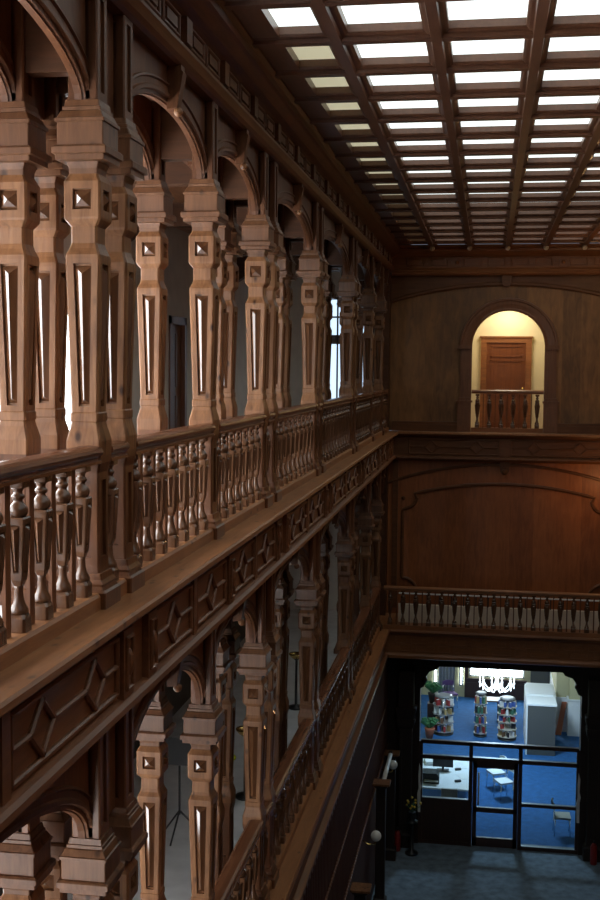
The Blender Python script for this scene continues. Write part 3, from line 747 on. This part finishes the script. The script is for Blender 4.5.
# ------------------------------------------------------------------ library beyond
LX0, LX1, LY1, LC = -2.75, 3.35, 40.6, -5.4
struct('floor_library', MB().box(LX0-.2, LX1+.2, 28.05, LY1+.2, GZ-.1, GZ), 'bluecarpet')
struct('ceiling_library', MB().box(LX0-.2, LX1+.2, 28.05, LY1+.2, LC, LC+.1), 'white')
b = MB(); b.box(LX0-.2, LX0, 28.05, LY1+.2, GZ, LC); struct('wall_library_left', b, 'libcream')
b = MB(); b.box(LX1, LX1+.2, 28.05, LY1+.2, GZ, LC); b.box(2.30, LX1, 37.22, LY1, GZ+1.12, LC); b.box(2.68, LX1, 36.82, 37.22, GZ+1.17, LC); struct('wall_library_right', b, 'libcream')
b = MB(); b.box(2.27, LX1, 37.2, LY1, GZ, GZ+1.12); b.box(2.65, LX1, 36.8, 37.2, GZ, GZ+1.12); b.box(2.62, LX1, 36.77, 37.2, GZ+1.12, GZ+1.17); b.box(2.24, 2.65, 37.17, 37.22, GZ+1.08, GZ+1.12); b.box(2.76, 2.80, 36.78, 36.8, GZ+.15, GZ+1.0); b.box(2.92, 2.96, 36.78, 36.8, GZ+.15, GZ+1.0); b.box(LX1-.06, LX1, 28.1, 36.2, GZ, GZ+1.0)
struct('baseboard_library_right', b, 'white')
b = MB(); wx0, wx1, wz0, wz1 = -.50, 1.42, GZ+.72, GZ+3.2
b.box(LX0, wx0, LY1, LY1+.2, GZ, LC); b.box(wx1, LX1, LY1, LY1+.2, GZ, LC); b.box(wx0, wx1, LY1, LY1+.2, GZ, wz0); b.box(wx0, wx1, LY1, LY1+.2, wz1, LC)
struct('wall_library_far', b, 'libcream')
b = MB(); b.box(-.64, 1.5, LY1-.06, LY1, GZ, wz0-.08); b.box(-.64, 1.5, LY1-.10, LY1, wz0-.08, wz0-.03)
for i in range(3): b.box(-.55+.70*i, .05+.70*i, LY1-.08, LY1-.06, GZ+.12, wz0-.18)
b.box(-.64, -.52, LY1-.06, LY1, wz0-.03, GZ+2.2)
struct('trim_28', b, 'frame')
window_end(LY1+.05, wx0, wx1, wz0, wz1, 'win4', 3, [(wz0+1.2, .03)], -1, 'white')
# tall side windows of the library: narrow bright slits on the left, one beside the right wall
for xa in (-1.74, -.84): window_end(LY1-.10, xa, xa+.16, GZ+.40, GZ+3.2, 'win4', 1, [], -1, 'white')
b = MB(); R = []
for i in range(25): xx = i*.024; R.append([(xx, -.03*math.cos(i*1.3), .05), (xx, -.03*math.cos(i*1.3)-.02, .05), (xx, -.03*math.cos(i*1.3)-.02, 2.9), (xx, -.03*math.cos(i*1.3), 2.9)])
b.rings(R); o = b.build('curtain', 'greycloth', None, (-1.56, LY1-.12, GZ)); tag(o, 'grey curtain hanging on the library end wall behind the left carousel', 'curtain')
# door/bookcase recess right of window
o = tag(MB().box(1.62, 2.35, LY1-.12, LY1-.005, GZ, GZ+2.1).build('dark_picture', 'greypanel'), 'dark grey board against the library end wall right of the window', 'board')

# tall grey cabinet with white top
root = thing('display_cabinet', 'big grey fronted cabinet with a white top in the library', 'cabinet', (1.74, 34.75, GZ))
b = MB(); b.box(-.41, .41, 0, 2.2, 0, 1.50); b.build('body', 'greypanel', root)
b = MB(); b.box(-.44, .44, -.02, 2.25, 1.50, 1.55); b.box(-.40, .40, .9, 2.2, 1.55, 1.60); b.build('top', 'white', root)
b = MB(); b.box(-.45, -.41, -.02, 2.22, 0, 1.50); b.build('side_board', 'white', root)
# leaning plank
root = thing('leaning_plank', 'brown plank leaning against the white panelling in the library', 'plank', (2.38, 36.965, GZ))
b = MB(); b.add([(-.10,-.12,0),(.08,-.12,0),(.08,-.08,0),(-.10,-.08,0),(.10,.18,.98),(.25,.18,.98),(.25,.22,.98),(.10,.22,.98)], [(3,2,1,0),(4,5,6,7),(0,1,5,4),(1,2,6,5),(2,3,7,6),(3,0,4,7)])
b.build('board', 'terra', root)

# round book carousels with books
def carousel(loc, r, tiers, h, label, desc, wire):
    root = thing('book_carousel', label, 'book rack', loc, 'book carousels in the library')
    b = MB(); b.lathe([(0,r*.95),(.04,r*.95),(.06,r*.5),(.07,.05)], 20); b.build('base', 'blackm', root)
    b = MB(); b.lathe([(.06,.03),(h,.03)], 10); b.build('pole', 'chrome', root)
    th = (h-.12)/tiers
    for t in range(tiers):
        z = .10+th*t; b = MB(); b.lathe([(z,r),(z+.02,r)], 22)
        b.build('tier', 'strip' if wire else 'beige', root)
        n = 9
        for i in range(n):
            if random.random() < .12: continue
            a = 2*PI*i/n+t*.4; cn = random.choice(list(BOOKC))
            bw, bh, bt = r*.44, th*.66, .012+random.random()*.075*r
            bk = MB(); bk.box(-.02, bw-.02, -bt, bt, 0, bh); pg = MB(); pg.box(-.015, bw-.026, -bt*.8, bt*.8, bh, bh+.004)
            o = bk.build('book', 'book_'+cn, None, (loc[0]+r*.54*math.cos(a), loc[1]+r*.54*math.sin(a), loc[2]+z+.021), a)
            pg.build('pages', 'paper', o)
            tag(o, '%s book standing on the %s tier of %s' % (cn, ('bottom', 'second', 'third', 'fourth', 'top')[t if tiers == 5 else (t if t < tiers-1 else 4)], desc), 'book', '%s books on %s' % (cn, desc))
    b = MB(); b.lathe([(h-.03,r*.8),(h,r*.82),(h+.03,r*.6)], 20); b.build('lid', 'strip', root)
carousel((.76, 36.15, GZ), .30, 5, 1.30, 'round five tier book carousel near the grey cabinet in the library', 'the right carousel', False)
carousel((-.06, 36.3, GZ), .21, 4, 1.38, 'slim chrome book carousel in the middle of the library', 'the middle carousel', True)
carousel((-1.22, 36.35, GZ), .34, 4, 1.22, 'wide chrome book carousel beside the potted plants in the library', 'the left carousel', True)

# chandelier
root = thing('chandelier', 'lit crystal chandelier with curved arms in the library', 'chandelier', (.42, 36.0, GZ+1.62))
b = MB(); b.tube([(0,0,.1),(0,0,LC-GZ-1.62)], .02); b.build('rod', 'chrome', root)
b = MB(); b.lathe([(-.05,.02),(0,.10),(.08,.13),(.16,.07),(.30,.05),(.42,.12),(.46,.05)], 14); b.build('bowl', 'crystal', root)
for i in range(10):
    a = 2*PI*i/10; ca, sa = math.cos(a), math.sin(a)
    pts = [(.10*ca,.10*sa,.10)]
    for tt in range(1, 8):
        u = tt/7; rr = .10+.42*u; pts.append((rr*ca, rr*sa, .10-.20*math.sin(PI*u*.95)+.10*u))
    b = MB(); b.tube(pts, .016, 6); am = b.build('arm', 'crystal', root)
    e = pts[-1]; b = MB(); b.lathe([(e[2],.035),(e[2]+.015,.045),(e[2]+.03,.015),(e[2]+.14,.016),(e[2]+.17,.024),(e[2]+.20,.008)], 8, e[0], e[1]); b.build('candle_lamp', 'crystal', am)
    b = MB(); b.lathe([(e[2]-.16,.004),(e[2]-.12,.020),(e[2]-.06,.006),(e[2]-.02,.012)], 6, e[0], e[1], False); b.build('crystal_drop', 'crystal', am)

# plants
def plant(loc, ht, rad, label, potm, n=26):
    root = thing('potted_plant', label, 'plant', loc, 'potted plants in the library')
    b = MB(); b.lathe([(0,.10),(.28,.15),(.30,.16),(.33,.16),(.33,.13)], 16); b.build('pot', potm, root)
    b = MB()
    for i in range(n):
        a = random.random()*2*PI; l = rad*(.6+.5*random.random()); h = ht*(.55+.5*random.random()); w = .035+.03*random.random()
        ca, sa = math.cos(a), math.sin(a); px, py = -sa*w, ca*w
        P0 = (0,0,.30); P1 = (l*.45*ca, l*.45*sa, .33+h*.75); P2 = (l*ca, l*sa, .33+h*(.75+.2*random.random()-.25))
        b.add([(P0[0],P0[1],P0[2]), (P1[0]+px,P1[1]+py,P1[2]), (P1[0]-px,P1[1]-py,P1[2]), P2, (P1[0],P1[1],P1[2]-.015)], [(0,1,3),(0,3,2),(0,4,1),(0,2,4),(1,4,3),(2,3,4)])
    b.build('foliage', 'leaf', root)
plant((-1.62, 35.75, GZ), .45, .30, 'green plant in a terracotta pot by the partition, left in the library', 'terra')
plant((-1.62, 37.6, GZ+.6), .55, .34, 'tall green plant behind the left book carousel', 'black')
o = MB().box(-.16, .16, -.16, .16, 0, .6).build('plant_stand', 'frame', None, (-1.62, 37.6, GZ)); tag(o, 'dark plant stand under the tall plant in the library', 'stand')

# furniture simple builders
def chair(loc, rz, label, seatm, backm, group=None):
    root = thing('chair', label, 'chair', loc, group, rz)
    b = MB(); b.prism([(-.21,-.20),(.21,-.20),(.20,.20),(-.20,.20)], 'Z', .43, .48); b.build('seat', seatm, root)
    b = MB(); R = []
    for i in range(9):
        u = -1+2*i/8; x = .20*u; y = .20+.05*(1-u*u); R.append([(x,y,.68),(x,y+.025,.68),(x,y+.03,.86-.03*u*u),(x,y+.005,.86-.03*u*u)])
    b.rings(R); b.build('backrest', backm, root)
    for sx in (-.18, .18):
        for sy in (-.17, .18):
            MB().tube([(sx,sy,.43),(sx*1.08,sy*1.1,0)], .013).build('leg', 'chrome', root)
        MB().tube([(sx,.18,.45),(sx,.215,.72)], .012).build('back_post', 'chrome', root)
chair((.40, 31.75, GZ), -1.1, 'metal chair with a glossy white seat, farther of two seen through the glass door', 'paper', 'paper', 'chairs behind the glass door')
chair((.60, 31.05, GZ), -1.1, 'metal chair with a glossy white seat, nearer of two seen through the glass door', 'paper', 'paper', 'chairs behind the glass door')
chair((2.0, 28.85, GZ), 1.6, 'dark chair behind the right hand panes of the partition', 'beige', 'blackm')
chair((-1.10, 39.3, GZ), .4, 'purple upholstered chair near the library end wall', 'purple', 'purple')
def table(loc, w, d, h, label, top, leg, cat='table'):
    root = thing('table', label, cat, loc)
    MB().box(-w/2, w/2, -d/2, d/2, h-.04, h).build('tabletop', top, root)
    for sx in (-1, 1):
        for sy in (-1, 1): MB().oct([(0,.022),(h-.04,.03)], .004, sx*(w/2-.06), sy*(d/2-.06)).build('leg', leg, root)
    return root
table((.25, 38.0, GZ), .62, .5, .72, 'dark wooden side table between the two right carousels', 'frame', 'frame')
table((-.92, 30.65, GZ), 1.35, 2.5, .75, 'white office table covered in papers behind the left glass pane', 'paper', 'chrome')
zt = GZ+.752
root = thing('monitor', 'black computer monitor on the white office table', 'monitor', (-1.02, 30.75, zt))
MB().box(-.16, .16, -.1, .1, 0, .02).build('foot', 'blackm', root); MB().box(-.03, .03, .01, .05, .02, .12).build('neck', 'blackm', root); MB().box(-.27, .27, -.02, .02, .10, .44).build('screen', 'blackm', root)
root = thing('office_chair', 'grey office chair in front of the white table', 'chair', (-.78, 28.9, GZ))
MB().oct([(.44,.22),(.50,.23),(.53,.20)], .06).build('seat', 'beige', root); MB().box(-.20, .20, -.26, -.20, .60, 1.02).build('backrest', 'beige', root)
MB().tube([(0,0,.08),(0,0,.44)], .03).build('pedestal', 'blackm', root); MB().tube([(0,-.05,.47),(0,-.25,.5),(0,-.26,.7)], .02).build('back_post', 'blackm', root)
for i in range(5):
    a = 2*PI*i/5; MB().tube([(0,0,.10),(.28*math.cos(a),.28*math.sin(a),.05)], .02).build('base_leg', 'blackm', root)
root = thing('printer', 'low black printer at the left end of the white table', 'printer', (-1.30, 29.9, zt))
MB().prism([(-.22,0),(.22,0),(.22,.18),(.15,.26),(-.22,.26)], 'Y', -.2, .2).build('body', 'blackm', root); MB().box(-.15, .2, -.33, -.2, .08, .10).build('tray', 'beige', root)
PP = [(-.55,31.2,.1,'paper sheet at the far right of the white table'), (-.45,30.4,.5,'paper sheet at the middle right of the white table'), (-.42,29.6,-.3,'paper sheet at the near right of the white table'), (-1.38,31.3,.2,'paper stack at the far left of the white table')]
for i, (x, y, a, lb) in enumerate(PP):
    o = MB().box(-.15, .15, -.21, .21, 0, .004 if i < 3 else .09).build('paper_sheet', 'white', None, (x, y, zt), a); tag(o, lb, 'paper', 'papers on the white table')
for i, (x, y) in enumerate(((-.62,30.85), (-.60,29.95))):
    o = MB().prism([(-.08,-.03),(.08,-.03),(.08,.03),(-.08,.03)], 'Z', 0, .05).build('stapler', 'blackm', None, (x, y, zt), .4); tag(o, 'small black stapler on the white table, %s one' % ('farther', 'nearer')[i], 'stapler', 'staplers on the white table')

# ------------------------------------------------------------------ ground floor hall, left side
for i, (x, y, h) in enumerate(((-2.08, 20.0, 2.30), (-2.08, 24.0, 2.78), (-2.08, 26.62, 2.55))):
    root = thing('capped_post', 'black post with a square pale wooden cap, %s along the left ground wall' % ('nearest', 'second', 'farthest')[i], 'post', (x, y, GZ), 'capped posts along the ground wall')
    b = MB(); b.oct([(0,.14),(.25,.14),(.28,.10),(h-.12,.10),(h-.08,.14),(h-.04,.14)], .015); b.build('shaft', 'black', root)
    MB().box(-.17, .19, -.17, .17, h-.04, h).build('cap', 'pine', root)
root = thing('light_tube', 'white fluorescent tube fixed between two capped posts', 'lamp', (-2.08, 25.4, GZ+2.60))
MB().tube([(0,-1.1,0),(0,.9,.0)], .05, 10).build('tube', 'tube', root)
MB().box(-.04, .04, -1.22, -1.1, -.06, .06).build('end_cap', 'blackm', root); MB().box(-.04, .04, 0.9, 1.0, -.06, .06).build('end_cap', 'blackm', root)
for i, (x, y, z, lb) in enumerate(((-2.0, 22.03, -7.59, 'white globe wall lamp low on the left, nearer one'), (-2.0, 26.08, -7.56, 'white globe wall lamp near the dark corner, farther one'))):
    root = thing('globe_lamp', lb, 'lamp', (x, y, z), 'globe lamps on the ground wall')
    MB().ball((0,0,0), .105, 16, 10).build('globe', 'globe', root)
    MB().tube([(0,0,-.10),(-.02,0,-.16),(-.15,0,-.18),(-.272,0,-.10)], .014).build('arm', 'brass', root)
root = thing('flower_vase', 'black stand with a vase of golden flowers in the dark corner', 'vase', (-1.60, 26.98, GZ))
MB().lathe([(0,.16),(.05,.15),(.08,.05),(.72,.04),(.76,.14),(.80,.14),(.82,.06),(.9,.11),(1.0,.08),(1.02,.09)], 14).build('vase', 'blackm', root)
b = MB()
for i in range(14):
    a = random.random()*2*PI; rr = .06+.17*random.random(); b.tube([(0,0,1.0),(rr*.5*math.cos(a), rr*.5*math.sin(a), 1.1),(rr*math.cos(a), rr*math.sin(a), 1.12+.16*random.random())], .006, 5)
b.build('stems', 'leaf', root)
for i in range(12):
    a = 2*PI*i/12+random.random()*.3; rr = .08+.15*random.random()
    MB().ball((rr*math.cos(a), rr*math.sin(a), 1.13+.17*random.random()), .028, 8, 5).build('blossom', 'gold', root)
def extinguisher(loc, lb):
    root = thing('fire_extinguisher', lb, 'fire extinguisher', loc)
    MB().lathe([(0,.07),(.02,.08),(.42,.08),(.48,.05),(.51,.025)], 14).build('cylinder', 'redpaint', root)
    b = MB(); b.lathe([(.51,.022),(.56,.022)], 8); b.box(-.02,.02,-.10,.02,.56,.58); b.build('valve', 'blackm', root)
    MB().tube([(0,-.02,.55),(.08,-.06,.50),(.11,-.06,.3),(.09,-.06,.12)], .012).build('hose', 'blackm', root)
extinguisher((-1.95, 27.1, GZ), 'red fire extinguisher in the dark left corner by the flower stand')
extinguisher((2.62, 27.15, GZ), 'red fire extinguisher beside the right hand pilaster')

# ------------------------------------------------------------------ small things standing in the lower gallery
def brass_stand(loc, lb):
    root = thing('brass_bowl_stand', lb, 'stand', loc, 'brass bowls on black stands')
    MB().lathe([(0,.14),(.03,.14),(.05,.025),(.85,.02),(.88,.06)], 12).build('stand', 'blackm', root)
    MB().lathe([(.88,.05),(.90,.09),(.95,.13),(.97,.135),(.95,.12),(.91,.06)], 16).build('bowl', 'brass', root)
brass_stand((-3.22, 15.4, DROP), 'brass bowl on a black stand behind the third pair of lower columns')
brass_stand((-3.22, 19.7, DROP), 'brass bowl on a black stand behind the fourth pair of lower columns')
root = thing('music_stand', 'black music stand on the lower gallery floor', 'stand', (-3.75, 13.9, DROP))
for i in range(3):
    a = 2*PI*i/3+.4; MB().tube([(0,0,.35),(.3*math.cos(a),.3*math.sin(a),.01)], .012).build('leg', 'blackm', root)
MB().tube([(0,0,.3),(0,0,1.0)], .014).build('pole', 'blackm', root)
MB().add([(-.26,-.05,.95),(.26,-.05,.95),(.26,.10,1.25),(-.26,.10,1.25),(-.26,-.03,.94),(.26,-.03,.94),(.26,.12,1.24),(-.26,.12,1.24)], [(0,1,2,3),(7,6,5,4),(0,4,5,1),(1,5,6,2),(2,6,7,3),(3,7,4,0)]).build('desk', 'blackm', root)
root = thing('flower_vase', 'slim vase with a yellow flower on the lower gallery floor', 'vase', (-3.35, 15.0, DROP))
MB().lathe([(0,.06),(.1,.08),(.35,.05),(.42,.03),(.45,.04)], 12).build('vase', 'greypanel', root)
MB().tube([(0,0,.42),(.01,0,.62)], .006, 5).build('stem', 'leaf', root)
b = MB(); b.ball((.0,0,.64), .05, 8, 6); b.ball((.05,.0,.69), .04, 8, 6); b.build('blossom', 'yellow', root)

# ------------------------------------------------------------------ lights
def light(kind, name, loc, energy, color, size=.3, rot=(0,0,0), sy=None):
    l = D.lights.new(name, kind); l.energy = energy; l.color = color
    if kind == 'AREA':
        l.size = size
        if sy: l.shape = 'RECTANGLE'; l.size_y = sy
    elif kind == 'POINT': l.shadow_soft_size = size
    o = D.objects.new(name, l); COL.objects.link(o); o.location = loc; o.rotation_euler = rot; return o
light('AREA', 'assumed_alcove_lamp', (.45, 29.0, 3.15), 33, (1, .87, .63), .7)  # assumed lamp, unseen: inferred from the pale lit alcove
light('POINT', 'assumed_side_gallery_lamp', (2.75, 26.9, -1.15), 16, (1, .52, .20), .08)  # assumed source out of view, for the orange glow on the middle wall
light('AREA', 'added_library_light', (.4, 32.5, LC-.1), 270, (.58, .80, 1), .9)  # unseen area light added to brighten the library and cast mullion shadows
light('POINT', 'assumed_upper_side_lamp', (2.72, 25.0, 3.35), 26, (1, .58, .25), .08)  # assumed source out of view, for the orange light on the cornice
root = thing('assumed_wall_lamp', 'assumed unseen small warm wall lamp high on the right hand wall under the cornice', 'lamp', (XR-.02, 25.0, 3.3))  # unseen sconce added to go with the upper warm point light
MB().box(-.04, .02, -.06, .06, -.1, .1).build('back_plate', 'brass', root); MB().tube([(-.04,0,-.05),(-.20,0,-.12),(-.27,0,-.03)], .012).build('arm', 'brass', root)
root = thing('assumed_wall_lamp', 'assumed unseen small warm wall lamp on the right hand wall above the balcony', 'lamp', (XR-.02, 26.9, -1.15))  # unseen sconce added to go with the warm light above the balcony
MB().box(-.04, .02, -.06, .06, -.1, .1).build('back_plate', 'brass', root); MB().tube([(-.04,0,-.05),(-.14,0,-.08),(-.16,0,.0)], .012).build('arm', 'brass', root)

# ------------------------------------------------------------------ world, camera, colour
w = D.worlds.new('World'); SC.world = w; w.use_nodes = True
w.node_tree.nodes['Background'].inputs[0].default_value = (.55, .65, .8, 1); w.node_tree.nodes['Background'].inputs[1].default_value = .3
f, yaw, pit, roll = 1163.39, .160471, .0709248, .00873941
cy, sy, cp, sp = math.cos(yaw), math.sin(yaw), math.cos(pit), math.sin(pit)
fw = Vector((-sy*cp, cy*cp, -sp)); rt = Vector((cy, sy, 0)); up = rt.cross(fw)
r2 = math.cos(roll)*rt + math.sin(roll)*up; u2 = -math.sin(roll)*rt + math.cos(roll)*up
cam = D.cameras.new('Camera'); co = D.objects.new('Camera', cam); COL.objects.link(co)
mtx = Matrix((r2, u2, -fw)).transposed().to_4x4(); mtx.translation = (0, 0, 1.5); co.matrix_world = mtx
cam.sensor_fit = 'VERTICAL'; cam.sensor_height = 36; cam.lens = f/900*36; cam.clip_start = .05; cam.clip_end = 200
SC.camera = co
SC.view_settings.view_transform = 'Standard'; SC.view_settings.look = 'None'; SC.view_settings.exposure = 0; SC.view_settings.gamma = 1
SC.view_settings.use_curve_mapping = False
SC.cycles.max_bounces = 8; SC.cycles.diffuse_bounces = 4; SC.cycles.transparent_max_bounces = 8; SC.cycles.sample_clamp_indirect = 4
